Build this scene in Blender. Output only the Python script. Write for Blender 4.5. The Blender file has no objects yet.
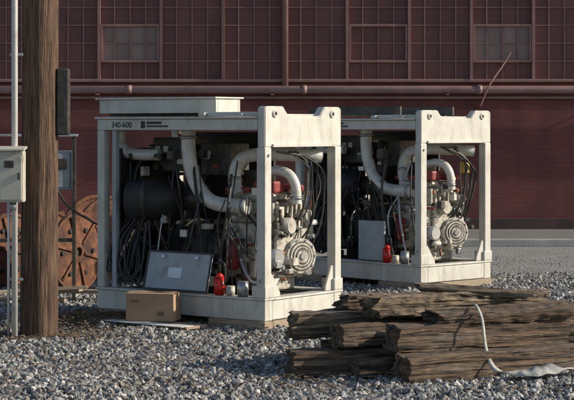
import bpy, bmesh, math, random
import numpy as np
from mathutils import Vector, Matrix, noise
random.seed(7); np.random.seed(7)
S=bpy.context.scene
COL=S.collection

# ---------------------------------------------------------------- materials
def mat(name,c1,c2=None,scale=6,rough=.6,metal=0,bump=.15,stretch=(1,1,1),lo=.35,hi=.65,dirt=None,dirt_scale=3,dirt_lo=.55,dirt_hi=.75,bscale=None,bdist=.01,dstretch=(1,1,1),grime=None):
    m=bpy.data.materials.new(name); m.use_nodes=True
    nt=m.node_tree; N=nt.nodes; L=nt.links
    b=N['Principled BSDF']; b.inputs['Roughness'].default_value=rough; b.inputs['Metallic'].default_value=metal
    tc=N.new('ShaderNodeTexCoord'); mp=N.new('ShaderNodeMapping'); mp.inputs['Scale'].default_value=stretch
    L.new(tc.outputs['Object'],mp.inputs['Vector'])
    n=N.new('ShaderNodeTexNoise'); n.inputs['Scale'].default_value=scale; n.inputs['Detail'].default_value=8; n.inputs['Roughness'].default_value=.65
    L.new(mp.outputs[0],n.inputs['Vector'])
    r=N.new('ShaderNodeValToRGB'); r.color_ramp.elements[0].position=lo; r.color_ramp.elements[1].position=hi
    r.color_ramp.elements[0].color=(*c1,1); r.color_ramp.elements[1].color=(*(c2 or c1),1)
    L.new(n.outputs['Fac'],r.inputs[0]); out=r.outputs[0]
    def layer(out,col,sc,lo_,hi_,st,locv):
        n2=N.new('ShaderNodeTexNoise'); n2.inputs['Scale'].default_value=sc; n2.inputs['Detail'].default_value=10; n2.inputs['Roughness'].default_value=.7
        mp2=N.new('ShaderNodeMapping'); mp2.inputs['Location'].default_value=locv; mp2.inputs['Scale'].default_value=st; L.new(mp.outputs[0],mp2.inputs['Vector']); L.new(mp2.outputs[0],n2.inputs['Vector'])
        r2=N.new('ShaderNodeValToRGB'); r2.color_ramp.elements[0].position=lo_; r2.color_ramp.elements[1].position=hi_
        L.new(n2.outputs['Fac'],r2.inputs[0])
        mx=N.new('ShaderNodeMix'); mx.data_type='RGBA'; L.new(r2.outputs[0],mx.inputs[0]); L.new(out,mx.inputs[6]); mx.inputs[7].default_value=(*col,1)
        return mx.outputs[2]
    if dirt: out=layer(out,dirt,dirt_scale,dirt_lo,dirt_hi,dstretch,(3.1,1.7,5.2))
    if grime: out=layer(out,grime,30,.64,.72,(1,1,.6),(8.1,2.7,1.2))
    L.new(out,b.inputs['Base Color'])
    if bump:
        n3=N.new('ShaderNodeTexNoise'); n3.inputs['Scale'].default_value=bscale or scale*4; n3.inputs['Detail'].default_value=6
        L.new(mp.outputs[0],n3.inputs['Vector'])
        bp=N.new('ShaderNodeBump'); bp.inputs['Strength'].default_value=bump; bp.inputs['Distance'].default_value=bdist
        L.new(n3.outputs['Fac'],bp.inputs['Height']); L.new(bp.outputs[0],b.inputs['Normal'])
    return m

M={}
M['cream']=mat('cream_frame_paint',(.53,.515,.46),(.64,.62,.56),scale=5,rough=.5,dirt=(.29,.25,.20),dirt_scale=9,dirt_lo=.50,dirt_hi=.82,dstretch=(1,1,.3),grime=(.18,.12,.085),bump=.1)
M['engine']=mat('engine_paint',(.38,.35,.295),(.64,.61,.53),scale=14,rough=.5,dirt=(.10,.07,.045),dirt_scale=12,dirt_lo=.48,dirt_hi=.70,bump=.3)
M['pipe']=mat('exhaust_pipe_paint',(.56,.55,.50),(.68,.67,.62),scale=8,rough=.38,metal=.1,dirt=(.27,.21,.16),dirt_scale=9,dirt_lo=.55,dirt_hi=.82,grime=(.2,.14,.1),bump=.08)
M['grey']=mat('grey_panel',(.30,.33,.36),(.38,.41,.44),scale=5,rough=.45,dirt=(.15,.13,.11),bump=.05)
M['black']=mat('black_paint',(.012,.012,.012),(.03,.028,.026),scale=9,rough=.55,bump=.2)
M['dark']=mat('greasy_metal',(.03,.028,.025),(.10,.09,.075),scale=14,rough=.5,metal=.3,bump=.3)
M['rubber']=mat('rubber_hose',(.012,.012,.013),(.03,.03,.03),scale=12,rough=.45,bump=.05)
M['red']=mat('red_paint',(.50,.02,.015),(.60,.03,.02),scale=8,rough=.35,bump=.03)
M['dkred']=mat('dark_red_paint',(.20,.028,.028),(.30,.05,.04),scale=9,rough=.5,bump=.2)
M['copper']=mat('copper_tube',(.28,.11,.06),(.4,.18,.10),scale=9,rough=.45,metal=.7)
M['yellow']=mat('yellow_paint',(.50,.33,.06),(.58,.40,.08),scale=9,rough=.5)
M['steel']=mat('bare_steel',(.35,.36,.37),(.5,.5,.5),scale=12,rough=.35,metal=.7,bump=.08)
M['white']=mat('white_conduit_paint',(.64,.64,.62),(.74,.73,.70),scale=6,rough=.5,dirt=(.35,.32,.28),bump=.05)
M['beige']=mat('meter_box_paint',(.46,.44,.38),(.54,.52,.45),scale=5,rough=.5,dirt=(.25,.2,.15),dirt_scale=6,grime=(.15,.1,.07),bump=.05)
M['rust']=mat('rusty_iron',(.08,.030,.018),(.24,.10,.05),scale=9,rough=.9,dirt=(.03,.02,.018),dirt_lo=.48,dirt_hi=.68,bump=.6)
M['card']=mat('cardboard',(.36,.23,.14),(.42,.28,.18),scale=4,rough=.85,bump=.05)
M['plank']=mat('weathered_plank',(.25,.19,.13),(.42,.34,.25),scale=5,stretch=(1,8,8),rough=.85,bump=.4)
M['fabric']=mat('webbing_strap',(.30,.29,.26),(.58,.56,.52),scale=14,rough=.9,bump=.3)
M['tie']=mat('creosoted_timber',(.028,.020,.015),(.22,.148,.098),scale=3.5,stretch=(.6,9,9),rough=.92,lo=.37,hi=.64,dirt=(.26,.22,.18),dirt_scale=2.2,dirt_lo=.5,dirt_hi=.75,bump=1,bscale=8,bdist=.04)
M['tie_light']=mat('weathered_timber',(.055,.038,.026),(.38,.29,.20),scale=3.5,stretch=(.6,9,9),rough=.92,lo=.37,hi=.61,dirt=(.09,.068,.052),dirt_scale=2.0,dirt_lo=.48,dirt_hi=.68,bump=1,bscale=8,bdist=.04)
M['pole']=mat('pole_wood',(.045,.028,.018),(.21,.125,.08),scale=5,stretch=(9,9,.5),rough=.9,dirt=(.025,.017,.013),dirt_scale=6,dirt_lo=.5,dirt_hi=.66,bump=1,bscale=10,bdist=.03)
M['label']=mat('black_lettering',(.02,.02,.025),(.03,.03,.03),bump=0)

# ---------------------------------------------------------------- helpers
def link(o,parent=None):
    COL.objects.link(o)
    if parent: o.parent=parent
    return o
def empty(name,loc=(0,0,0),rz=0):
    e=bpy.data.objects.new(name,None); e.empty_display_size=.2; e.location=loc; e.rotation_euler=(0,0,rz); return link(e)
def mesh_from_bm(name,bm,m,parent=None,smooth=False):
    me=bpy.data.meshes.new(name); bm.to_mesh(me); bm.free()
    if smooth:
        for p in me.polygons: p.use_smooth=True
    me.materials.append(m); o=bpy.data.objects.new(name,me); return link(o,parent)
def boxes(name,lst,m,parent=None,bev=.006,rot=None,piv=None):
    bm=bmesh.new()
    for a,b in lst:
        a=Vector(a);b=Vector(b); c=(a+b)/2; s=b-a
        bmesh.ops.create_cube(bm,size=1,matrix=Matrix.Translation(c)@Matrix.Diagonal((abs(s.x),abs(s.y),abs(s.z),1)))
    if bev: bmesh.ops.bevel(bm,geom=bm.edges[:],offset=bev,segments=2,affect='EDGES',profile=.5)
    if rot is not None:
        bmesh.ops.transform(bm,matrix=Matrix.Translation(piv)@rot.to_4x4()@Matrix.Translation(-Vector(piv)),verts=bm.verts[:])
    return mesh_from_bm(name,bm,m,parent)
def box(name,a,b,m,parent=None,bev=.006,rot=None,piv=None): return boxes(name,[(a,b)],m,parent,bev,rot,piv)
def cyl(name,p0,p1,r,m,parent=None,r2=None,seg=28,bev=.004):
    p0=Vector(p0);p1=Vector(p1);d=p1-p0
    bm=bmesh.new()
    bmesh.ops.create_cone(bm,cap_ends=True,segments=seg,radius1=r,radius2=r if r2 is None else r2,depth=d.length)
    caps=[f for f in bm.faces if len(f.verts)>4]
    es=list({e for f in caps for e in f.edges})
    if bev: bmesh.ops.bevel(bm,geom=es,offset=bev,segments=2,affect='EDGES')
    q=d.to_track_quat('Z','Y')
    bmesh.ops.transform(bm,matrix=Matrix.Translation((p0+p1)/2)@q.to_matrix().to_4x4(),verts=bm.verts[:])
    for f in bm.faces:
        f.smooth=len(f.verts)==4
    me=bpy.data.meshes.new(name); bm.to_mesh(me); bm.free(); me.materials.append(m)
    return link(bpy.data.objects.new(name,me),parent)
def catmull(pts,n=10):
    P=[Vector(p) for p in pts]; P=[P[0]*2-P[1]]+P+[P[-1]*2-P[-2]]; out=[]
    for i in range(1,len(P)-2):
        for k in range(n):
            t=k/n; a,b,c,d=P[i-1],P[i],P[i+1],P[i+2]
            out.append(.5*((2*b)+(-a+c)*t+(2*a-5*b+4*c-d)*t*t+(-a+3*b-3*c+d)*t**3))
    out.append(P[-2]); return out
def tube(name,pts,r,m,parent=None,res=6,n=10):
    cu=bpy.data.curves.new(name,'CURVE'); cu.dimensions='3D'; cu.bevel_depth=r; cu.bevel_resolution=res; cu.use_fill_caps=True
    Q=catmull(pts,n) if len(pts)>2 else [Vector(p) for p in pts]
    sp=cu.splines.new('POLY'); sp.points.add(len(Q)-1)
    for p,q in zip(sp.points,Q): p.co=(*q,1)
    sp.use_smooth=True
    cu.materials.append(m); return link(bpy.data.objects.new(name,cu),parent)
def plate(name,prof,y0,y1,axis,m,parent=None,bev=.004):
    bm=bmesh.new()
    def P(a,z,t): return (t,a,z) if axis=='x' else (a,t,z)
    v0=[bm.verts.new(P(a,z,y0)) for a,z in prof]; v1=[bm.verts.new(P(a,z,y1)) for a,z in prof]
    bm.faces.new(v0); bm.faces.new(v1[::-1]); n=len(prof)
    for i in range(n): bm.faces.new((v0[(i+1)%n],v0[i],v1[i],v1[(i+1)%n]))
    bmesh.ops.recalc_face_normals(bm,faces=bm.faces[:])
    if bev: bmesh.ops.bevel(bm,geom=bm.edges[:],offset=bev,segments=2,affect='EDGES')
    return mesh_from_bm(name,bm,m,parent)

# ---------------------------------------------------------------- generator unit
def unit(loc,rz,seed,label):
    R=random.Random(seed)
    U=empty('industrial_engine_generator',loc,rz)
    c=M['cream']; L=2.0; W=1.16; t=.095
    boxes('timber_blocking',[((-.62,-.03,0),(.02,.09,.088)),((-1.98,.0,0),(-1.55,.1,.088)),((-.1,.12,0),(.0,W+.02,.088)),((-.5,W-.12,0),(-.12,W,.088)),((-1.98,W-.12,0),(-1.4,W,.088))],M['plank'],U,.006)
    boxes('base_skid',[((-L,0,.09),(0,.11,.27)),((-L,W-.11,.09),(0,W,.27)),((-.11,.112,.095),(-.002,W-.112,.265)),((-L+.002,.112,.095),(-L+.11,W-.112,.265))],c,U,.008)
    boxes('base_flanges',[((-L-.01,-.014,.272),(.012,.13,.292)),((-L-.01,W-.13,.272),(.012,W+.014,.292)),((-.13,.132,.27),(.012,W-.132,.29))],c,U,.004)
    box('floor_plate',(-L+.05,.12,.25),(-.12,W-.12,.268),M['dark'],U,.003)
    boxes('corner_posts',[((-t,0,.293),(0,t,1.62)),((-t,W-t,.293),(0,W,1.62)),((-L,0,.293),(-L+t*.9,t*.9,1.77)),((-L,W-t*.9,.293),(-L+t*.9,W,1.77))],c,U,.008)
    box('mid_post',(-L+.17,.02,.293),(-L+.22,.07,1.77),M['grey'],U,.005)
    plate('foot_gusset_near',[(.096,.293),(.25,.293),(.25,.33),(.13,.50),(.096,.50)],-.02,-.045,'x',c,U)
    plate('foot_gusset_far',[(W-.096,.293),(W-.22,.293),(W-.22,.33),(W-.13,.52),(W-.096,.52)],-.02,-.045,'x',c,U)
    box('foot_box_near',(-.14,-.012,.293),(.012,.12,.40),c,U,.008)
    box('foot_box_far',(-.14,W-.12,.293),(.012,W+.012,.40),c,U,.008)
    cyl('base_bolt_a',(-.06,-.005,.44),(-.06,-.018,.44),.014,M['steel'],U,seg=8,bev=0); cyl('base_bolt_b',(.0,.05,1.55),(.012,.05,1.55),.014,M['steel'],U,seg=8,bev=0)
    prof=[(0,1.62),(W,1.62),(W,1.965),(W-.03,1.985),(W-.26,1.985),(W-.31,1.93),(W-.34,1.90),(.36,1.90),(.32,1.93),(.27,1.985),(.03,1.985),(0,1.965)]
    plate('end_header',prof,0,-.085,'x',c,U,.008)
    for y in (.14,W-.15):
        cyl('lift_boss',(-.10,y,1.92),(.015,y,1.92),.035,c,U); cyl('lift_hole',(.0155,y,1.92),(.017,y,1.92),.018,M['black'],U,bev=0)
    boxes('header_lip',[((.0015,.1,1.622),(.02,W-.1,1.65))],c,U,.003)
    boxes('top_rails',[((-L,0,1.772),(-.087,.07,1.872)),((-L,W-.07,1.772),(-.087,W,1.872)),((-L,.072,1.775),(-L+.07,W-.072,1.87))],c,U,.006)
    boxes('roof_deck',[((-L-.02,-.02,1.876),(-.09,W+.02,1.894))],c,U,.003)
    boxes('roof_crossbars',[((-.75,-.015,1.896),(-.68,W+.01,1.93)),((-.3,-.015,1.896),(-.25,W+.01,1.92)),((-.67,.02,1.896),(-.1,.07,1.935))],c,U,.004)
    if label==1:
        D=.66
        boxes('roof_tray',[((-L-.25,.30,1.93),(-.80,.33,2.06)),((-L-.25,D-.03,1.93),(-.80,D,2.06)),((-L-.25,.332,1.93),(-L-.22,D-.032,2.06)),((-.83,.332,1.93),(-.80,D-.032,2.06))],c,U,.004)
        boxes('roof_tray_lip',[((-L-.28,.27,2.063),(-.78,D+.03,2.078))],c,U,.003)
        boxes('roof_tray_runners',[((-L-.2,.4,1.897),(-.8,.45,1.929)),((-L,.6,1.897),(-.8,.64,1.929))],M['dark'],U,.003)
    else:
        boxes('roof_tray',[((-L-.02,.25,1.93),(-.55,.28,2.03)),((-L-.02,W-.03,1.93),(-.55,W,2.03)),((-L-.02,.282,1.93),(-L+.01,W-.032,2.03))],M['dark'],U,.004)
        box('yellow_valve_cap',(-.2,.86,1.28),(-.12,.94,1.40),M['yellow'],U,.01)
    tx=bpy.data.curves.new('label_text','FONT'); tx.body='340-600' if label==1 else '340-602'; tx.size=.078; tx.extrude=.001; tx.materials.append(M['label'])
    o=link(bpy.data.objects.new('label_text',tx),U); o.location=(-1.82,-.003,1.795); o.rotation_euler=(math.pi/2,0,0)
    boxes('label_sticker',[((-1.45,-.004,1.79),(-1.40,-.001,1.855)),((-1.38,-.004,1.80),(-1.12,-.001,1.815)),((-1.38,-.004,1.828),(-1.20,-.001,1.85))],M['label'],U,0)
    box('added_dark_backing',(-1.86,W-.05,.32),(-.75,W-.02,1.75),M['black'],U,.003)  # black sheet added at the back so the open interior looks dark
    box('radiator_core',(-1.93,.15,.35),(-1.84,W-.15,1.6),M['black'],U,.01)
    boxes('radiator_slats',[((-1.955,.15,.4+i*.06),(-1.935,W-.15,.42+i*.06)) for i in range(20)],M['grey'],U,.002)
    cyl('generator_barrel',(-1.62,.68,.62),(-.85,.68,.62),.30,M['dark'],U,bev=.02)
    for x in (-1.5,-1.35,-1.0): cyl('barrel_band',(x,.68,.62),(x+.03,.68,.62),.312,M['black'],U)
    box('barrel_mount',(-1.6,.45,.27),(-.9,.9,.38),M['black'],U)
    cyl('air_cleaner_drum',(-1.76,.16,1.10),(-1.30,.42,1.12),.20,M['black'],U,bev=.025)
    cyl('air_cleaner_band',(-1.62,.239,1.106),(-1.585,.259,1.107),.206,M['dark'],U)
    cyl('air_cleaner_neck',(-1.32,.41,1.12),(-1.08,.53,1.14),.11,M['dark'],U)
    cyl('air_cleaner_cap',(-1.79,.143,1.10),(-1.76,.16,1.10),.06,M['dark'],U)
    boxes('control_boxes',[((-1.7,.45,1.38),(-1.25,.75,1.70)),((-1.15,.5,1.35),(-.8,.8,1.65)),((-.72,.6,1.15),(-.5,.8,1.4))],M['dark'],U,.01)
    boxes('control_gauges',[((-1.66,.438,1.56),(-1.60,.449,1.62)),((-1.56,.438,1.56),(-1.50,.449,1.62)),((-1.1,.488,1.5),(-1.02,.499,1.58)),((-1.42,.44,1.45),(-1.3,.449,1.50))],M['pipe'],U,.003)
    boxes('red_switch_tags',[((-1.25,.30,1.70),(-1.17,.33,1.74)),((-.98,.49,1.42),(-.93,.499,1.46))],M['dkred'],U,.003)
    p=M['pipe']
    tube('exhaust_downpipe',[(-1.11,.28,1.77),(-1.11,.28,1.6),(-1.08,.28,1.42),(-1.0,.29,1.24),(-.86,.30,1.12),(-.68,.31,1.085),(-.45,.33,1.08)],.068,p,U,8)
    cyl('exhaust_clamp',(-.50,.325,1.08),(-.455,.33,1.08),.078,M['steel'],U)
    cyl('exhaust_flange',(-1.11,.28,1.69),(-1.11,.28,1.72),.085,M['steel'],U)
    tube('crossover_pipe',[(-.62,.42,1.17),(-.69,.45,1.25),(-.72,.48,1.36),(-.70,.5,1.46),(-.62,.54,1.53),(-.45,.66,1.55),(-.19,.9,1.54),(-.12,1.0,1.53)],.062,p,U,8)
    cyl('crossover_clamp',(-.705,.465,1.29),(-.715,.475,1.32),.07,M['steel'],U)
    tube('turbo_elbow',[(-.42,.56,1.38),(-.30,.58,1.40),(-.19,.6,1.37),(-.13,.62,1.27),(-.12,.63,1.10)],.046,p,U,8)
    cyl('turbo_clamp',(-.125,.625,1.14),(-.125,.625,1.17),.055,M['steel'],U)
    tube('intake_elbow',[(-1.91,.22,1.76),(-1.90,.22,1.64),(-1.83,.24,1.56),(-1.70,.27,1.54),(-1.5,.32,1.54)],.055,p,U,8)
    e=M['engine']
    boxes('engine_block',[((-.80,.40,.42),(-.26,.96,.92)),((-.78,.46,.92),(-.30,.62,1.12)),((-.78,.74,.92),(-.30,.92,1.12)),((-.72,.48,.30),(-.34,.9,.42))],e,U,.02)
    boxes('engine_valve_covers',[((-.76,.44,1.12),(-.32,.64,1.19)),((-.76,.72,1.12),(-.32,.94,1.19))],e,U,.025)
    boxes('red_manifold',[((-.46,.42,1.20),(-.22,.58,1.31)),((-.40,.74,1.20),(-.2,.86,1.27)),((-.8,.42,1.195),(-.5,.5,1.25))],M['dkred'],U,.02)
    boxes('engine_ribs',[((-.262,.42+i*.07,.95),(-.235,.45+i*.07,1.11)) for i in range(8)],e,U,.005)
    boxes('engine_front_cover',[((-.255,.44,.48),(-.2,.94,.9))],e,U,.03)
    cyl('water_pump',(-.26,.56,.90),(-.12,.56,.90),.075,e,U,bev=.01)
    cyl('thermostat_housing',(-.26,.84,.98),(-.13,.84,.98),.06,e,U,bev=.01)
    ax=Vector((.94,-.34,0)).normalized(); pc=Vector((-.16,.71,.62))
    cyl('blower_housing',pc-ax*.03,pc+ax*.05,.165,e,U,seg=40,bev=.012)
    for r,h in ((.135,.056),(.105,.062),(.075,.068)):
        cyl('blower_ring_gap',pc+ax*.05,pc+ax*(h),r,M['dark'],U,seg=36,bev=.001)
        cyl('blower_ring',pc+ax*.05,pc+ax*(h+.004),r-.012,e,U,seg=36,bev=.002)
    cyl('pulley_hub',pc+ax*.05,pc+ax*.085,.03,M['steel'],U)
    side=ax.cross(Vector((0,0,1)))
    for k in range(10):
        a=k*math.tau/10; q=pc+side*math.cos(a)*.15+Vector((0,0,1))*math.sin(a)*.15
        cyl('blower_bolt',q+ax*.048,q+ax*.062,.009,M['steel'],U,seg=8,bev=0)
    cyl('alternator',(-.30,.40,.62),(-.14,.40,.62),.08,M['steel'],U,bev=.01)
    cyl('oil_filter_a',(-.62,.33,.50),(-.62,.33,.78),.06,M['dkred'],U,bev=.015)
    cyl('oil_filter_b',(-.78,.33,.50),(-.78,.33,.78),.06,M['dark'],U,bev=.015)
    for i in range(80):
        x=R.uniform(-.82,-.17); y=R.uniform(.34,1.0); z=R.uniform(.38,1.22)
        k=R.random()
        if i%2==0: y=R.choice([R.uniform(.33,.41),y])
        else: x=R.uniform(-.24,-.14)
        mm=R.choice([e,e,e,e,M['steel'],M['dark'],M['dark'],M['pipe'],M['dkred'],M['copper']])
        if k<.5:
            s=[R.uniform(.012,.045) for _ in range(3)]
            if mm in (M['dkred'],M['copper']): s=[q*.6 for q in s]
            box('engine_fitting',(x-s[0],y-s[1],z-s[2]),(x+s[0],y+s[1],z+s[2]),mm,U,.005)
        else:
            d=Vector(R.choice([(1,0,0),(0,1,0),(0,0,1)]))*R.uniform(.03,.08); q=Vector((x,y,z))
            cyl('engine_fitting',q-d,q+d,R.uniform(.01,.032)*(.5 if mm in (M['dkred'],M['copper']) else 1),mm,U,seg=14,bev=.003)
    for i in range(40):
        x=R.uniform(-1.8,-.85); y=R.uniform(.12,.5); z=R.choice([R.uniform(.3,.5),R.uniform(.75,1.0),R.uniform(1.25,1.7)])
        mm=R.choice([M['dark'],M['black'],M['dark'],M['dark'],M['steel'],M['engine']] )
        s=[R.uniform(.01,.05) for _ in range(3)]
        box('cabinet_fitting',(x-s[0],y-s[1],z-s[2]),(x+s[0],y+s[1],z+s[2]),mm,U,.005)
    for i in range(30):
        x0=R.uniform(-1.75,-.35); y0=R.uniform(.15,.5); z0=R.uniform(.8,1.65)
        x1=x0+R.uniform(-.3,.45); y1=R.uniform(.12,.4); z1=R.uniform(.3,.9)
        x1=min(x1,-.15)
        tube('hose',[(x0,y0,z0),((x0*2+x1)/3+R.uniform(-.1,.1),(y0+y1)/2-.05,(z0+z1)/2+R.uniform(0,.15)),((x0+2*x1)/3,y1,z1-R.uniform(0,.12)+.05),(x1,y1+.05,max(z1,.3))],R.choice([.007,.007,.01,.014]),R.choice([M['rubber'],M['rubber'],M['rubber'],M['dark'],M['dark'],M['steel']]),U,3,8)
    for i in range(12):
        x=-1.86+R.uniform(0,.25); tube('hanging_cable',[(x+.1,.14+R.uniform(-.03,.05),.95),(x+R.uniform(-.08,.06),.05+R.uniform(0,.06),.74),(x+R.uniform(-.08,.08),.04,.52+R.uniform(-.05,.05)),(x+.05+R.uniform(-.06,.06),.05,.36+R.uniform(-.05,.08)),(x+.14+R.uniform(-.04,.1),.07,.46+R.uniform(-.05,.1)),(x+.1+R.uniform(0,.1),.14,.75+R.uniform(-.1,.2))],R.choice([.007,.010,.012]),M['rubber'],U,3,8)
    for i in range(6):
        y=.66+i*.04+R.uniform(-.02,.02); tube('engine_cable',[(-.12,y-.25+R.uniform(-.1,.1),1.58),(-.06+R.uniform(-.05,.02),y+.05,1.5-i*.02+R.uniform(-.05,.05)),(-.09,y+.12+R.uniform(-.04,.06),1.25),(-.10,y+.1+R.uniform(-.05,.03),1.0+R.uniform(-.1,.1)),(-.2,y,.8-i*.05)],R.choice([.006,.009,.012]),R.choice([M['rubber'],M['rubber'],M['dark']]),U,3,8)
    for i in range(4):
        tube('engine_white_cable',[(-.3,.34,1.2-i*.04),(-.22+R.uniform(-.05,.03),.28,1.05-i*.06),(-.25,.26,.8),(-.35,.3,.6-i*.05)],.007,M['pipe'],U,3,8)
    rx=Matrix.Rotation(math.radians(-14),3,'X'); pv=(-1.0,.0,.3)
    if label==1:
        box('open_lid_panel',(-1.41,-.01,.31),(-.66,.015,.66),M['grey'],U,.006,rx,pv)
        boxes('open_lid_frame',[((-1.42,-.018,.30),(-.65,-.011,.318)),((-1.42,-.018,.652),(-.65,-.011,.67)),((-1.42,-.018,.320),(-1.402,-.011,.650)),((-.668,-.018,.320),(-.65,-.011,.650))],M['black'],U,.001,rx,pv)
        boxes('lid_latches',[((-1.25,-.025,.60),(-1.2,-.0105,.63)),((-.85,-.025,.60),(-.80,-.0105,.63)),((-1.15,-.0125,.42),(-.98,-.0105,.52))],M['steel'],U,.002,rx,pv)
    else:
        box('side_cover',(-.95,-.01,.31),(-.55,.02,.75),M['grey'],U,.006)
    x=-.53
    cyl('extinguisher_body',(x,.02,.295),(x,.02,.45),.05,M['red'],U,bev=.008)
    cyl('extinguisher_shoulder',(x,.02,.45),(x,.02,.49),.047,M['red'],U,r2=.018,bev=.002)
    cyl('extinguisher_neck',(x,.02,.49),(x,.02,.62),.014,M['black'],U)
    box('extinguisher_handle',(x-.03,.008,.57),(x+.05,.032,.59),M['black'],U)
    tube('extinguisher_hose',[(x,.02,.60),(x+.06,.01,.58),(x+.075,.01,.48),(x+.06,.01,.38)],.008,M['rubber'],U,3)
    cyl('steel_tin',(-.27,.03,.295),(-.27,.03,.43),.05,M['steel'],U,bev=.004)
    cyl('steel_tin_small',(-.42,.04,.295),(-.42,.04,.38),.04,M['engine'],U,bev=.004)
    return U
th1=math.radians(36.9); th2=math.radians(47)
unit((-.193,15.8,0),-th1,3,1)
unit((1.459,19.6,0),-th2,11,2)

# ---------------------------------------------------------------- utility pole
PX,PY=-2.115,15.36
up=empty('utility_pole',(PX,PY,0))
bm=bmesh.new(); seg=64; rings=90; H=9.5; vs=[]
for j in range(rings+1):
    z=-.1+H*j/rings; r=.160-.003*z*1.0
    row=[]
    for i in range(seg):
        a=i*math.tau/seg
        ca,sa=math.cos(a),math.sin(a)
        rr=r+.006*noise.noise(Vector((ca*6,sa*6,z*.6)))+.005*noise.noise(Vector((ca*14,sa*14,z*.3)))
        cr=noise.noise(Vector((ca*9+3,sa*9,z*.22)))
        if abs(cr)<.05: rr-=.012*(1-abs(cr)/.05)
        row.append(bm.verts.new((rr*ca+.008*z*.5,rr*sa,z)))
    vs.append(row)
for j in range(rings):
    for i in range(seg): bm.faces.new((vs[j][i],vs[j][(i+1)%seg],vs[j+1][(i+1)%seg],vs[j+1][i]))
bm.faces.new(vs[-1]); mesh_from_bm('pole_shaft',bm,M['pole'],up,True)
box('crossarm',(-1.2,-.25,8.3),(1.3,-.15,8.42),M['pole'],up)
for x in (-1.1,-.5,.6,1.2): cyl('insulator',(x,-.2,8.42),(x,-.2,8.6),.05,M['beige'],up,r2=.03)
box('dark_fixture',(.158,-.07,1.73),(.26,.06,2.30),M['dark'],up,.012)
boxes('fixture_bracket',[((.10,-.03,2.1),(.16,.02,2.14)),((.10,-.03,1.85),(.16,.02,1.89))],M['steel'],up)

cb=empty('electrical_meter_box',(-2.30,15.2,0))
cyl('conduit',(0,0,0),(0,0,7.5),.026,M['white'],cb)
cyl('thin_conduit',(-.06,.06,0),(-.06,.06,1.2),.012,M['white'],cb)
for z in (.5,2.4,3.4): box('conduit_clamp',(-.04,-.005,z),(.07,.03,z+.025),M['steel'],cb)
box('box_body',(-.11,-.17,1.17),(.10,-.03,1.60),M['beige'],cb,.012)
box('box_door',(-.095,-.182,1.19),(.085,-.172,1.56),M['beige'],cb,.004)
plate('box_hood',[(-.21,1.60),(-.02,1.62),(-.02,1.64),(-.21,1.615)],-.12,.11,'x',M['beige'],cb,.002)
boxes('box_latch',[((.055,-.192,1.36),(.072,-.183,1.42)),((-.06,-.188,1.46),(.02,-.183,1.52))],M['dark'],cb,.002)
cyl('box_hub',(0,-.1,1.10),(0,-.1,1.17),.03,M['steel'],cb)

# ---------------------------------------------------------------- equipment cabinet behind pole
ec=empty('electrical_cabinet',(-2.72,18.9,0),math.radians(6))
box('cabinet_body',(-.30,-.15,1.14),(.46,.15,1.55),M['grey'],ec,.01)
box('canopy',(-.75,-.22,1.70),(.52,.22,1.725),M['grey'],ec,.004)
boxes('cabinet_doors',[((-.28,-.162,1.17),(.07,-.152,1.52)),((.09,-.162,1.17),(.44,-.152,1.52))],M['grey'],ec,.004)
boxes('cabinet_handles',[((.03,-.175,1.33),(.05,-.163,1.40)),((.28,-.172,1.36),(.41,-.163,1.47)),((.12,-.17,1.22),(.2,-.163,1.27))],M['dark'],ec,.002)
boxes('cabinet_legs',[((-.36,-.18,0),(-.32,-.14,1.70)),((.462,-.18,0),(.50,-.14,1.70)),((-.36,.151,0),(-.32,.19,1.70)),((.462,.151,0),(.50,.19,1.70)),((-.32,-.17,.6),(.462,-.15,.64))],M['dark'],ec,.004)
tube('cabinet_cable',[(.3,-.15,1.15),(.42,-.2,.98),(.6,-.3,.86),(.9,-.4,.7)],.012,M['rubber'],ec,3)

# ---------------------------------------------------------------- rusty cable reels
def reel(loc,rz,r,w,m1):
    E=empty('rusty_cable_reel',loc,rz)
    for x in (-w,w):
        bm=bmesh.new()
        prof=[(r,.022),(r,-.022),(r*.93,-.022),(r*.90,-.006),(r*.30,-.010),(r*.12,-.03),(r*.12,.03),(r*.30,.010),(r*.90,.006),(r*.93,.022)]
        ns=56; rg=[[bm.verts.new((x+t,q*math.cos(k*math.tau/ns),r+q*math.sin(k*math.tau/ns))) for q,t in prof] for k in range(ns)]
        for k in range(ns):
            A,B=rg[k],rg[(k+1)%ns]
            for i in range(len(prof)): bm.faces.new((A[i],A[(i+1)%len(prof)],B[(i+1)%len(prof)],B[i]))
        bmesh.ops.recalc_face_normals(bm,faces=bm.faces[:])
        mesh_from_bm('reel_flange',bm,m1,E)
        s=1 if x>0 else -1
        for k in range(6):
            a=k*math.tau/6; cyl('reel_bolt',(x+s*.004,r*.6*math.cos(a),r+r*.6*math.sin(a)),(x+s*.03,r*.6*math.cos(a),r+r*.6*math.sin(a)),.028,M['black'],E,seg=10)
        bm=bmesh.new()
        for k in range(6):
            a=k*math.tau/6+.3
            bmesh.ops.create_cube(bm,size=1,matrix=Matrix.Translation((x+s*.018,0,r))@Matrix.Rotation(a,4,'X')@Matrix.Translation((0,0,r*.58))@Matrix.Diagonal((.03,.03,r*.66,1)))
        mesh_from_bm('reel_spokes',bm,M['rust'],E)
    cyl('reel_drum',(-w+.01,0,r),(w-.01,0,r),r*.5,M['rust'],E)
    for k in range(5):
        x=-w*.8+k*w*.4; cyl('cable_turn',(x-w*.17,0,r),(x+w*.17,0,r),r*.62,M['dark'],E,bev=.02)
reel((-2.44,19.7,0),math.radians(-32),.44,.18,M['rust'])
reel((-2.14,21.1,0),math.radians(-55),.50,.18,M['rust'])
reel((-3.25,20.3,0),math.radians(-35),.42,.17,M['rust'])
reel((-2.85,21.5,0),math.radians(20),.40,.15,M['rust'])
sc=empty('scrap_planks',(-2.35,18.2,0))
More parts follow.
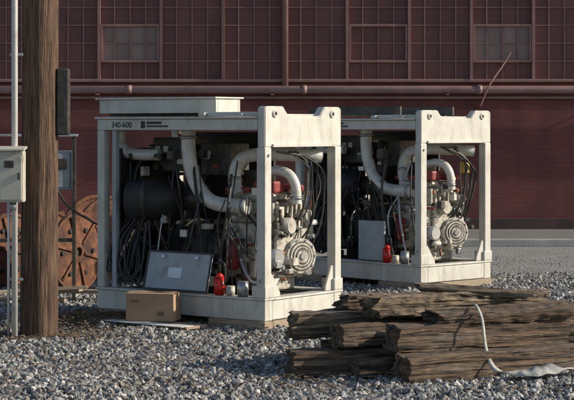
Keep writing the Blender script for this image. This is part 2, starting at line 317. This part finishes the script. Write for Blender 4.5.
for i in range(7):
    a=random.uniform(-.4,.4)
    o=box('plank_piece',(-.35,-.05,.0),(.35,.05,.035),M['plank'],sc,.004); o.location=(random.uniform(-.4,.6),random.uniform(-.5,.5),.02+i*.02); o.rotation_euler=(random.uniform(-.1,.1),random.uniform(-.05,.05),a)

# ---------------------------------------------------------------- boards + cardboard box
bd=empty('plywood_board',(-1.3,16.15,.0),-th1)
box('board_sheet',(-.62,-.12,.03),(.62,.17,.055),M['plank'],bd,.003)
boxes('board_battens',[((-.55,-.1,0),(-.47,.15,.028)),((.4,-.1,0),(.48,.15,.028))],M['plank'],bd,.003)
box('plastic_sheet',(-.3,-.19,.0565),(.62,-.02,.062),M['white'],bd,.002)
kb=empty('cardboard_box',(-1.20,16.2,.064),-math.radians(12))
boxes('box_sides',[((-.22,-.13,0),(.22,-.125,.24)),((-.22,.125,0),(.22,.13,.24)),((-.22,-.124,0),(-.215,.124,.24)),((.215,-.124,0),(.22,.124,.24)),((-.214,-.124,0),(.214,.124,.006))],M['card'],kb,.001)
box('box_top_flap_a',(-.22,-.13,.2415),(.22,-.005,.2455),M['card'],kb,.001,Matrix.Rotation(math.radians(7),3,'X'),(0,-.13,.2415))
box('box_top_flap_b',(-.22,.002,.2415),(.22,.13,.2455),M['card'],kb,.001)
boxes('box_print',[((.07,-.1325,.05),(.13,-.1315,.09)),((-.18,-.1325,.17),(-.10,-.1315,.185))],mat('box_ink',(.15,.10,.07),(.2,.13,.09),bump=0),kb,0)

# ---------------------------------------------------------------- timber stack
ts=empty('railroad_tie_stack')
def tie(name,p0,p1,z0,w,h,m,seed,rough=.011,tilt=0,dz=0,jag=.03,split=.018):
    p0=Vector((p0[0],p0[1],z0));p1=Vector((p1[0],p1[1],z0+dz)); d=p1-p0; Ln=d.length
    bm=bmesh.new(); nx,ny,nz=80,12,12
    idx={}
    def V(i,j,k):
        if (i,j,k) in idx: return idx[(i,j,k)]
        x=Ln*(i/nx-.5); y=w*(j/ny-.5); z=h*(k/nz)
        yy=2*j/ny-1; zz=2*k/nz-1
        if abs(yy)>.99 and abs(zz)>.99: y*=.94; z-=math.copysign(.010,zz)
        s=Vector((x*1.6+seed*7,y*9,z*9)); f=Vector((x*.7+seed*3,y*28,z*28))
        n1=noise.noise(s); n3=noise.noise(Vector((x*12+seed,y*14,z*14)))
        g=noise.noise(f)
        crack=max(0,1-abs(g)/.12)*split
        y+=(rough*(1.6*n1+.6*n3)-math.copysign(crack,yy))*(1 if abs(yy)>.99 else 0)
        z+=(rough*(1.5*noise.noise(s+Vector((9,3,1)))+.6*n3)-math.copysign(crack*.8,zz))*(1 if abs(zz)>.99 else 0)
        if i in(0,nx): x+=(noise.noise(Vector((seed+i,y*14,z*14)))*jag+noise.noise(Vector((seed+i,y*50,z*50)))*jag*.5)*(1 if i else -1)
        v=bm.verts.new((x,y,z)); idx[(i,j,k)]=v; return v
    for i in range(nx):
        for j in range(ny):
            bm.faces.new((V(i,j,0),V(i,j+1,0),V(i+1,j+1,0),V(i+1,j,0))); bm.faces.new((V(i,j,nz),V(i+1,j,nz),V(i+1,j+1,nz),V(i,j+1,nz)))
        for k in range(nz):
            bm.faces.new((V(i,0,k),V(i+1,0,k),V(i+1,0,k+1),V(i,0,k+1))); bm.faces.new((V(i,ny,k),V(i,ny,k+1),V(i+1,ny,k+1),V(i+1,ny,k)))
    for j in range(ny):
        for k in range(nz):
            bm.faces.new((V(0,j,k),V(0,j,k+1),V(0,j+1,k+1),V(0,j+1,k))); bm.faces.new((V(nx,j,k),V(nx,j+1,k),V(nx,j+1,k+1),V(nx,j,k+1)))
    o=mesh_from_bm(name,bm,m,ts,False)
    o.location=(p0+p1)/2; o.rotation_euler=(tilt,-math.atan2(dz,Vector((d.x,d.y)).length),math.atan2(d.y,d.x))
T,TL=M['tie'],M['tie_light']
tie('tie_1',(.80,12.58),(2.10,13.32),0,.23,.20,T,1)
tie('tie_2',(.03,12.95),(1.10,13.20),0,.22,.19,T,2)
tie('tie_3',(.28,13.42),(2.2,14.0),0,.23,.20,T,3)
tie('tie_4',(.74,12.78),(2.06,13.46),.205,.21,.19,T,4,dz=-.02,tilt=.03)
tie('tie_5',(.36,13.00),(1.5,13.68),.20,.20,.17,T,5,.014,tilt=-.05)
tie('tie_6',(.04,13.34),(1.25,13.66),.235,.23,.19,TL,6,.018,dz=.02,jag=.08,tilt=.08)
tie('tie_7',(.60,13.14),(1.93,13.82),.42,.27,.15,TL,7,.028,dz=-.03,jag=.10,split=.03)
tie('tie_8',(1.06,12.96),(2.12,13.42),.39,.19,.08,T,8,.024,tilt=.16,jag=.10,dz=.02)
tie('tie_9',(.42,13.5),(1.5,13.85),.43,.2,.11,T,9,.02,jag=.1)
tie('tie_10',(.48,12.80),(.95,13.05),0.02,.14,.12,T,10,.02)
tie('tie_11',(1.3,13.80),(2.3,14.0),.2,.22,.2,TL,11,.015)
tie('tie_12',(1.0,13.62),(1.80,13.50),.57,.12,.04,TL,12,.014,dz=-.05,jag=.1,tilt=.15)
bm=bmesh.new()
for i in range(160):
    x=random.uniform(-.1,2.3); y=12.78+.36*x+random.gauss(-.15,.16); l=random.uniform(.02,.09)
    bmesh.ops.create_cube(bm,size=1,matrix=Matrix.Translation((x,y,random.uniform(.035,.055)))@Matrix.Rotation(random.uniform(-.9,1.2),4,'Z')@Matrix.Rotation(random.uniform(-.3,.3),4,'Y')@Matrix.Diagonal((l,random.uniform(.006,.02),.008,1)))
mesh_from_bm('splinters',bm,TL,ts)

# strap
def strap(name,sp):
    C=catmull([a for a,b in sp],10); Wd=catmull([b for a,b in sp],10)
    bm=bmesh.new(); rows=[]
    for c,w in zip(C,Wd):
        n=.022*noise.noise(c*12) if c.z<.13 else 0; q=.016*noise.noise(c*17+Vector((4,4,4))) if c.z<.13 else 0
        rows.append([bm.verts.new(c-w+Vector((0,0,n+.006))),bm.verts.new(c+Vector((0,0,.01+q))),bm.verts.new(c+w+Vector((0,0,-n+.006)))])
    for a,b in zip(rows,rows[1:]):
        for k in (0,1): bm.faces.new((a[k],a[k+1],b[k+1],b[k]))
    o=mesh_from_bm(name,bm,M['fabric'],stp,True); md=o.modifiers.new('s','SOLIDIFY'); md.thickness=.004
stp=empty('webbing_strap')
strap('strap_length',[((1.37,13.08,.50),(.010,.004,0)),((1.38,12.97,.475),(.010,.004,0)),((1.40,12.90,.40),(.010,.004,0)),((1.42,12.87,.22),(.011,.004,0)),((1.46,12.76,.09),(.015,.01,0)),((1.54,12.68,.06),(.02,.04,.0)),((1.70,12.62,.07),(0,.07,.015)),((1.88,12.68,.09),(-.01,.08,.02)),((2.07,12.76,.08),(0,.08,-.01)),((2.4,12.9,.06),(0,.06,0))])

# ---------------------------------------------------------------- building
BY=30.0
bl=empty('industrial_brick_building',(0,BY,0))
def brickmat():
    m=bpy.data.materials.new('painted_brick'); m.use_nodes=True; nt=m.node_tree;N=nt.nodes;L=nt.links;b=N['Principled BSDF']; b.inputs['Roughness'].default_value=.75
    tc=N.new('ShaderNodeTexCoord'); sx=N.new('ShaderNodeSeparateXYZ'); cx=N.new('ShaderNodeCombineXYZ'); L.new(tc.outputs['Object'],sx.inputs[0])
    ad=N.new('ShaderNodeMath'); L.new(sx.outputs[0],ad.inputs[0]); L.new(sx.outputs[1],ad.inputs[1]); L.new(ad.outputs[0],cx.inputs[0]); L.new(sx.outputs[2],cx.inputs[1])
    br=N.new('ShaderNodeTexBrick'); br.inputs['Scale'].default_value=1; br.inputs['Brick Width'].default_value=.22; br.inputs['Row Height'].default_value=.075; br.inputs['Mortar Size'].default_value=.006; br.inputs['Mortar Smooth'].default_value=.3
    br.inputs['Color1'].default_value=(.20,.062,.056,1); br.inputs['Color2'].default_value=(.175,.053,.049,1); br.inputs['Mortar'].default_value=(.155,.049,.045,1)
    L.new(cx.outputs[0],br.inputs['Vector']); out=br.outputs['Color']
    def mul(out,sc,st,a,c):
        mp=N.new('ShaderNodeMapping'); mp.inputs['Scale'].default_value=st; L.new(tc.outputs['Object'],mp.inputs[0])
        n=N.new('ShaderNodeTexNoise'); n.inputs['Scale'].default_value=sc; n.inputs['Detail'].default_value=8; L.new(mp.outputs[0],n.inputs['Vector'])
        mx=N.new('ShaderNodeMix'); mx.data_type='RGBA'; mx.blend_type='MULTIPLY'; r=N.new('ShaderNodeValToRGB'); r.color_ramp.elements[0].color=(*a,1); r.color_ramp.elements[1].color=(*c,1); r.color_ramp.elements[0].position=.3; r.color_ramp.elements[1].position=.7
        L.new(n.outputs['Fac'],r.inputs[0]); mx.inputs[0].default_value=1; L.new(out,mx.inputs[6]); L.new(r.outputs[0],mx.inputs[7]); return mx.outputs[2]
    out=mul(out,.8,(1,1,1),(.65,.65,.68),(1.15,1.1,1.1)); out=mul(out,2.5,(1,1,.15),(.68,.67,.68),(1.05,1.05,1.05))
    L.new(out,b.inputs['Base Color'])
    bp=N.new('ShaderNodeBump'); bp.inputs['Strength'].default_value=.35; bp.inputs['Distance'].default_value=.004; bp.invert=True; L.new(br.outputs['Fac'],bp.inputs['Height']); L.new(bp.outputs[0],b.inputs['Normal'])
    return m
BR=brickmat()
def panemat(name,cA,cB,rough):
    m=bpy.data.materials.new(name); m.use_nodes=True; nt=m.node_tree;N=nt.nodes;L=nt.links;b=N['Principled BSDF']; b.inputs['Roughness'].default_value=rough
    g=N.new('ShaderNodeNewGeometry'); r=N.new('ShaderNodeValToRGB'); r.color_ramp.elements[0].color=(*cA,1); r.color_ramp.elements[1].color=(*cB,1)
    tc=N.new('ShaderNodeTexCoord'); n=N.new('ShaderNodeTexNoise'); n.inputs['Scale'].default_value=2.2; n.inputs['Detail'].default_value=9; L.new(tc.outputs['Object'],n.inputs['Vector'])
    a=N.new('ShaderNodeMath'); a.operation='MULTIPLY_ADD'; a.inputs[1].default_value=.4; L.new(g.outputs['Random Per Island'],a.inputs[0]); 
    s=N.new('ShaderNodeMath'); s.operation='MULTIPLY'; s.inputs[1].default_value=.7; L.new(n.outputs['Fac'],s.inputs[0]); L.new(s.outputs[0],a.inputs[2]); L.new(a.outputs[0],r.inputs[0]); L.new(r.outputs[0],b.inputs['Base Color'])
    return m
PM=panemat('painted_glass',(.095,.038,.034),(.19,.075,.066),.6)
PG=panemat('dusty_glass',(.17,.11,.10),(.30,.22,.20),.55)
BAR=mat('sash_bar_paint',(.24,.125,.112),(.32,.18,.16),scale=3,rough=.6,bump=0)
PIPE=mat('maroon_pipe_paint',(.22,.13,.12),(.31,.19,.175),scale=3,rough=.5,dirt=(.14,.07,.06),bump=.05)
X0=-24.87; NB=56; BWd=1.035; ZB=2.60; RH=.30; NR=14
ZT=ZB+RH*NR
X1=X0+NB*BWd
box('wall_lower',(X0-1,0,0),(X1+1,.4,ZB-.06),BR,bl,0)
box('wall_upper',(X0-1,0,ZT+.06),(X1+1,.4,9.0),BR,bl,0)
boxes('wall_piers',[((X0-1,0,ZB-.058),(X0-.03,.4,ZT+.058)),((X1+.03,0,ZB-.058),(X1+1,.4,ZT+.058))],BR,bl,0)
boxes('wall_sides',[((X0-1,.402,0),(X0-.6,18,9)),((X1+.6,.402,0),(X1+1,18,9)),((X0-1,18.01,0),(X1+1,18.4,9))],BR,bl,0)
box('roof',(X0-1.1,-.1,9.005),(X1+1.1,18.5,9.25),PIPE,bl,.02)
box('window_sill',(X0-.03,-.07,ZB-.055),(X1+.03,.2,ZB-.0),BAR,bl,.01)
box('window_head',(X0-.03,-.03,ZT),(X1+.03,.2,ZT+.055),BAR,bl,.01)
box('shaded_wall_base',(X0-1,-.04,0),(X1+1,-.002,.28),mat('base_shadow_tone',(.05,.027,.025),(.085,.045,.04),scale=3),bl,.01)  # base strip, coloured dark to include the shadow along the wall foot
def quads(name,lst,m):
    me=bpy.data.meshes.new(name); v=[];f=[]
    for (xa,za,xb,zb,y,ty) in lst:
        k=len(v); v+=[(xa,y,za),(xb,y+ty*.3,za),(xb,y+ty,zb),(xa,y+ty*.6,zb)]; f.append((k,k+1,k+2,k+3))
    me.from_pydata(v,[],f); me.materials.append(m); link(bpy.data.objects.new(name,me),bl)
pa,pb,bars,thick=[],[],[],[]
vent={-3,1,3,-7,7,10,-11,-14,14}
k0=24
for b in range(NB):
    x=X0+b*BWd; kk=b-k0; nc=4; pw=BWd/nc
    isv=kk in vent or (abs(kk)>6 and random.random()<.12)
    for c in range(nc):
        for r in range(NR):
            za=ZB+r*RH; pale=(isv and r in (1,2) and kk not in (1,))
            L_=pb if pale or random.random()<.004 else pa
            L_.append((x+c*pw,za,x+(c+1)*pw,za+RH,.06,random.uniform(-.008,.008)))
        if c: bars.append(((x+c*pw-.009,.035,ZB),(x+c*pw+.009,.054,ZT)))
    thick.append(((x-.024,-.01,ZB+.002),(x+.024,.07,ZT-.002)))
    if isv:
        zf0,zf1=ZB+RH,ZB+3*RH
        thick+= [((x+.03,.005,zf0-.02),(x+BWd-.03,.06,zf0+.02)),((x+.03,.005,zf1-.02),(x+BWd-.03,.06,zf1+.02)),((x+.032,.006,zf0+.021),(x+.065,.058,zf1-.021)),((x+BWd-.065,.006,zf0+.021),(x+BWd-.032,.058,zf1-.021))]
for r in range(1,NR): bars.append(((X0,.037,ZB+r*RH-.008),(X1,.052,ZB+r*RH+.008)))
quads('painted_panes',pa,PM); quads('dusty_panes',pb,PG)
boxes('sash_bars',bars,BAR,bl,0); boxes('mullions',thick,BAR,bl,0)
box('interior_backing',(X0,.3,ZB),(X1,.38,ZT),M['black'],bl,0)
cyl('wall_main_pipe',(X0,-.16,2.42),(X1,-.16,2.42),.065,PIPE,bl)
cyl('wall_thin_pipe',(X0,-.10,2.29),(X1,-.10,2.29),.022,PIPE,bl)
for i in range(20):
    x=X0+1.4+i*2.9; box('pipe_bracket',(x,-.24,2.33),(x+.05,-.002,2.35),PIPE,bl,.003); cyl('pipe_coupling',(x+.5,-.16,2.42),(x+.6,-.16,2.42),.075,PIPE,bl)
for x in (-.03,-14.5,14.46): cyl('downpipe',(x,-.12,2.45),(x,-.12,8.9),.05,PIPE,bl)
tube('hanging_cable',[(3.72,-.08,3.05),(3.6,-.12,2.85),(3.35,-.26,2.5),(3.2,-.20,2.15)],.014,BAR,bl,3)

# ---------------------------------------------------------------- ground
def groundmat(name,c1,c2,scale,vor,bump,rough=.9):
    m=bpy.data.materials.new(name); m.use_nodes=True; nt=m.node_tree;N=nt.nodes;L=nt.links;b=N['Principled BSDF']; b.inputs['Roughness'].default_value=rough
    tc=N.new('ShaderNodeTexCoord'); n=N.new('ShaderNodeTexNoise'); n.inputs['Scale'].default_value=scale; n.inputs['Detail'].default_value=10; n.inputs['Roughness'].default_value=.7; L.new(tc.outputs['Object'],n.inputs['Vector'])
    v=N.new('ShaderNodeTexVoronoi'); v.inputs['Scale'].default_value=vor; L.new(tc.outputs['Object'],v.inputs['Vector'])
    sep=N.new('ShaderNodeSeparateColor'); L.new(v.outputs['Color'],sep.inputs[0])
    a=N.new('ShaderNodeMath'); a.operation='MULTIPLY_ADD'; a.inputs[1].default_value=.4; L.new(sep.outputs[0],a.inputs[0]); s=N.new('ShaderNodeMath'); s.operation='MULTIPLY'; s.inputs[1].default_value=.6; L.new(n.outputs['Fac'],s.inputs[0]); L.new(s.outputs[0],a.inputs[2])
    r=N.new('ShaderNodeValToRGB'); r.color_ramp.elements[0].color=(*c1,1); r.color_ramp.elements[1].color=(*c2,1); r.color_ramp.elements[0].position=.3; r.color_ramp.elements[1].position=.7
    L.new(a.outputs[0],r.inputs[0]); L.new(r.outputs[0],b.inputs['Base Color'])
    bp=N.new('ShaderNodeBump'); bp.inputs['Strength'].default_value=bump; bp.inputs['Distance'].default_value=.02; L.new(v.outputs['Distance'],bp.inputs['Height']); L.new(bp.outputs[0],b.inputs['Normal'])
    return m
def sheet(name,x0,x1,y0,y1,z,m):
    me=bpy.data.meshes.new(name); me.from_pydata([(x0,y0,z),(x1,y0,z),(x1,y1,z),(x0,y1,z)],[],[(0,1,2,3)]); me.materials.append(m); return link(bpy.data.objects.new(name,me))
sheet('ground',-1500,1500,-1500,1500,0,groundmat('ground_dirt_gravel',(.08,.075,.07),(.24,.235,.225),3,28,.8))
sheet('road',-200,200,21.5,27.0,.004,groundmat('asphalt',(.17,.167,.16),(.32,.31,.295),1.2,45,.5))
kbm=groundmat('concrete',(.13,.125,.12),(.21,.20,.19),2,50,.15)
box('pavement',(-200,27.17,0),(200,29.95,.10),kbm,None,0)
box('kerb',(-200,27.0,0),(200,27.165,.115),mat('kerb_concrete',(.33,.32,.30),(.42,.41,.39),scale=3,dirt=(.2,.18,.16)),None,.015)

def gravel(name,specs,m):
    bm=bmesh.new(); bmesh.ops.create_icosphere(bm,subdivisions=1,radius=1); bv=np.array([v.co[:] for v in bm.verts]); bf=np.array([[v.index for v in f.verts] for f in bm.faces]); bm.free()
    VV=[];FF=[];RR=[];off=0
    for (x0,x1,y0,y1,n,r0,r1,emb) in specs:
        c=np.stack([np.random.uniform(x0,x1,n),np.random.uniform(y0,y1,n)],1)
        s=np.random.uniform(r0,r1,n)*np.random.choice([.6,.8,1,1.3],n)
        V=bv[None]*np.random.uniform(.65,1.25,(n,12,1))
        V=V*np.stack([np.random.uniform(.8,1.4,n),np.random.uniform(.7,1.1,n),np.random.uniform(.5,.85,n)],1)[:,None]
        q=np.random.normal(size=(n,4)); q/=np.linalg.norm(q,axis=1)[:,None]; w,x,y,z=q.T
        Rm=np.stack([1-2*(y*y+z*z),2*(x*y-z*w),2*(x*z+y*w),2*(x*y+z*w),1-2*(x*x+z*z),2*(y*z-x*w),2*(x*z-y*w),2*(y*z+x*w),1-2*(x*x+y*y)],1).reshape(n,3,3)
        V=np.einsum('nij,nkj->nki',Rm,V)*s[:,None,None]
        und=.012*np.sin(c[:,0]*2.3+1)*np.sin(c[:,1]*1.9)+.012*np.sin(c[:,0]*5.1+c[:,1]*3.3)+.006*np.sin(c[:,0]*11-c[:,1]*9)
        V[:,:,0]+=c[:,0,None]; V[:,:,1]+=c[:,1,None]; V[:,:,2]+=(s*np.random.uniform(-.1,.65,n)*emb+.002+und*emb)[:,None]
        VV.append(V.reshape(-1,3)); FF.append((bf[None]+(np.arange(n)*12)[:,None,None]+off).reshape(-1,3)); off+=n*12
        RR.append(np.repeat(np.random.rand(n),12))
    V=np.concatenate(VV);F=np.concatenate(FF);R_=np.concatenate(RR)
    me=bpy.data.meshes.new(name); me.vertices.add(len(V)); me.vertices.foreach_set('co',V.ravel()); me.loops.add(F.size); me.loops.foreach_set('vertex_index',F.ravel().astype(np.int32)); me.polygons.add(len(F)); me.polygons.foreach_set('loop_start',np.arange(0,F.size,3,dtype=np.int32)); me.update(calc_edges=True); me.validate()
    at=me.attributes.new('rnd','FLOAT','POINT'); at.data.foreach_set('value',R_.astype(np.float32))
    me.shade_flat(); me.materials.append(m); return link(bpy.data.objects.new(name,me))
gm=bpy.data.materials.new('crushed_stone'); gm.use_nodes=True; nt=gm.node_tree;N=nt.nodes;Lk=nt.links
at=N.new('ShaderNodeAttribute'); at.attribute_name='rnd'; r=N.new('ShaderNodeValToRGB'); e=r.color_ramp.elements
e[0].position=0; e[0].color=(.09,.09,.092,1); e[1].position=1; e[1].color=(.66,.63,.58,1)
for p,cc in ((.35,(.18,.178,.175,1)),(.6,(.27,.265,.255,1)),(.72,(.25,.20,.15,1)),(.8,(.35,.34,.325,1)),(.93,(.47,.455,.43,1))):
    q=e.new(p); q.color=cc
Lk.new(at.outputs['Fac'],r.inputs[0]); Lk.new(r.outputs[0],N['Principled BSDF'].inputs['Base Color']); N['Principled BSDF'].inputs['Roughness'].default_value=.75
gravel('gravel',[(-4.6,4.6,10.4,15,74000,.011,.025,1),(-5,5.2,15,20.2,52000,.013,.026,1),(-5.5,6,20.2,22.3,12000,.010,.022,.6),(-5.5,6,22.3,25,2500,.006,.015,.4)],gm)
lm=mat('wood_litter',(.07,.045,.03),(.22,.15,.09),scale=30,rough=.9,bump=0)
bm=bmesh.new()
for i in range(3600):
    zz=0
    if i<1700:
        x=random.gauss(-1.75,.42); y=16.5+random.gauss(0,.33); zz=.10*math.exp(-((x+1.75)/.45)**2-((y-16.5)/.3)**2)*random.random()
    elif i<3000: x=random.uniform(-2.6,2.6); y=random.uniform(12.0,16.5)
    else: x=random.gauss(-2.1,.3); y=15.3+random.gauss(0,.2)
    l=random.uniform(.012,.05); mm=Matrix.Translation((x,y,random.uniform(.022,.045)+zz))@Matrix.Rotation(random.uniform(0,6.28),4,'Z')@Matrix.Rotation(random.uniform(-.5,.5),4,'Y')@Matrix.Diagonal((l,random.uniform(.006,.016),.006,1))
    bmesh.ops.create_cube(bm,size=1,matrix=mm)
mesh_from_bm('wood_litter',bm,lm)

# ---------------------------------------------------------------- light
el=math.radians(25); az=math.radians(94)   # clockwise from +Y
d=Vector((math.sin(az)*math.cos(el),math.cos(az)*math.cos(el),math.sin(el)))
sun=bpy.data.lights.new('sun','SUN'); sun.energy=5.0; sun.angle=math.radians(.5); sun.color=(1,.91,.77)
so=link(bpy.data.objects.new('sun',sun)); so.rotation_euler=d.to_track_quat('Z','Y').to_euler(); so.location=(20,10,20)
w=bpy.data.worlds.new('World'); S.world=w; w.use_nodes=True; nt=w.node_tree
sk=nt.nodes.new('ShaderNodeTexSky'); sk.sky_type='NISHITA'; sk.sun_disc=False; sk.sun_elevation=el; sk.sun_rotation=az
nt.links.new(sk.outputs[0],nt.nodes['Background'].inputs[0]); nt.nodes['Background'].inputs[1].default_value=.115
S.view_settings.view_transform='Standard'; S.view_settings.look='None'; S.view_settings.exposure=0

cam=bpy.data.cameras.new('camera'); cam.sensor_width=36; cam.lens=36*1800/574; cam.shift_y=-73/574; cam.clip_end=4000
co=link(bpy.data.objects.new('camera',cam)); co.location=(0,0,1.8); co.rotation_euler=(math.pi/2,0,0); S.camera=co
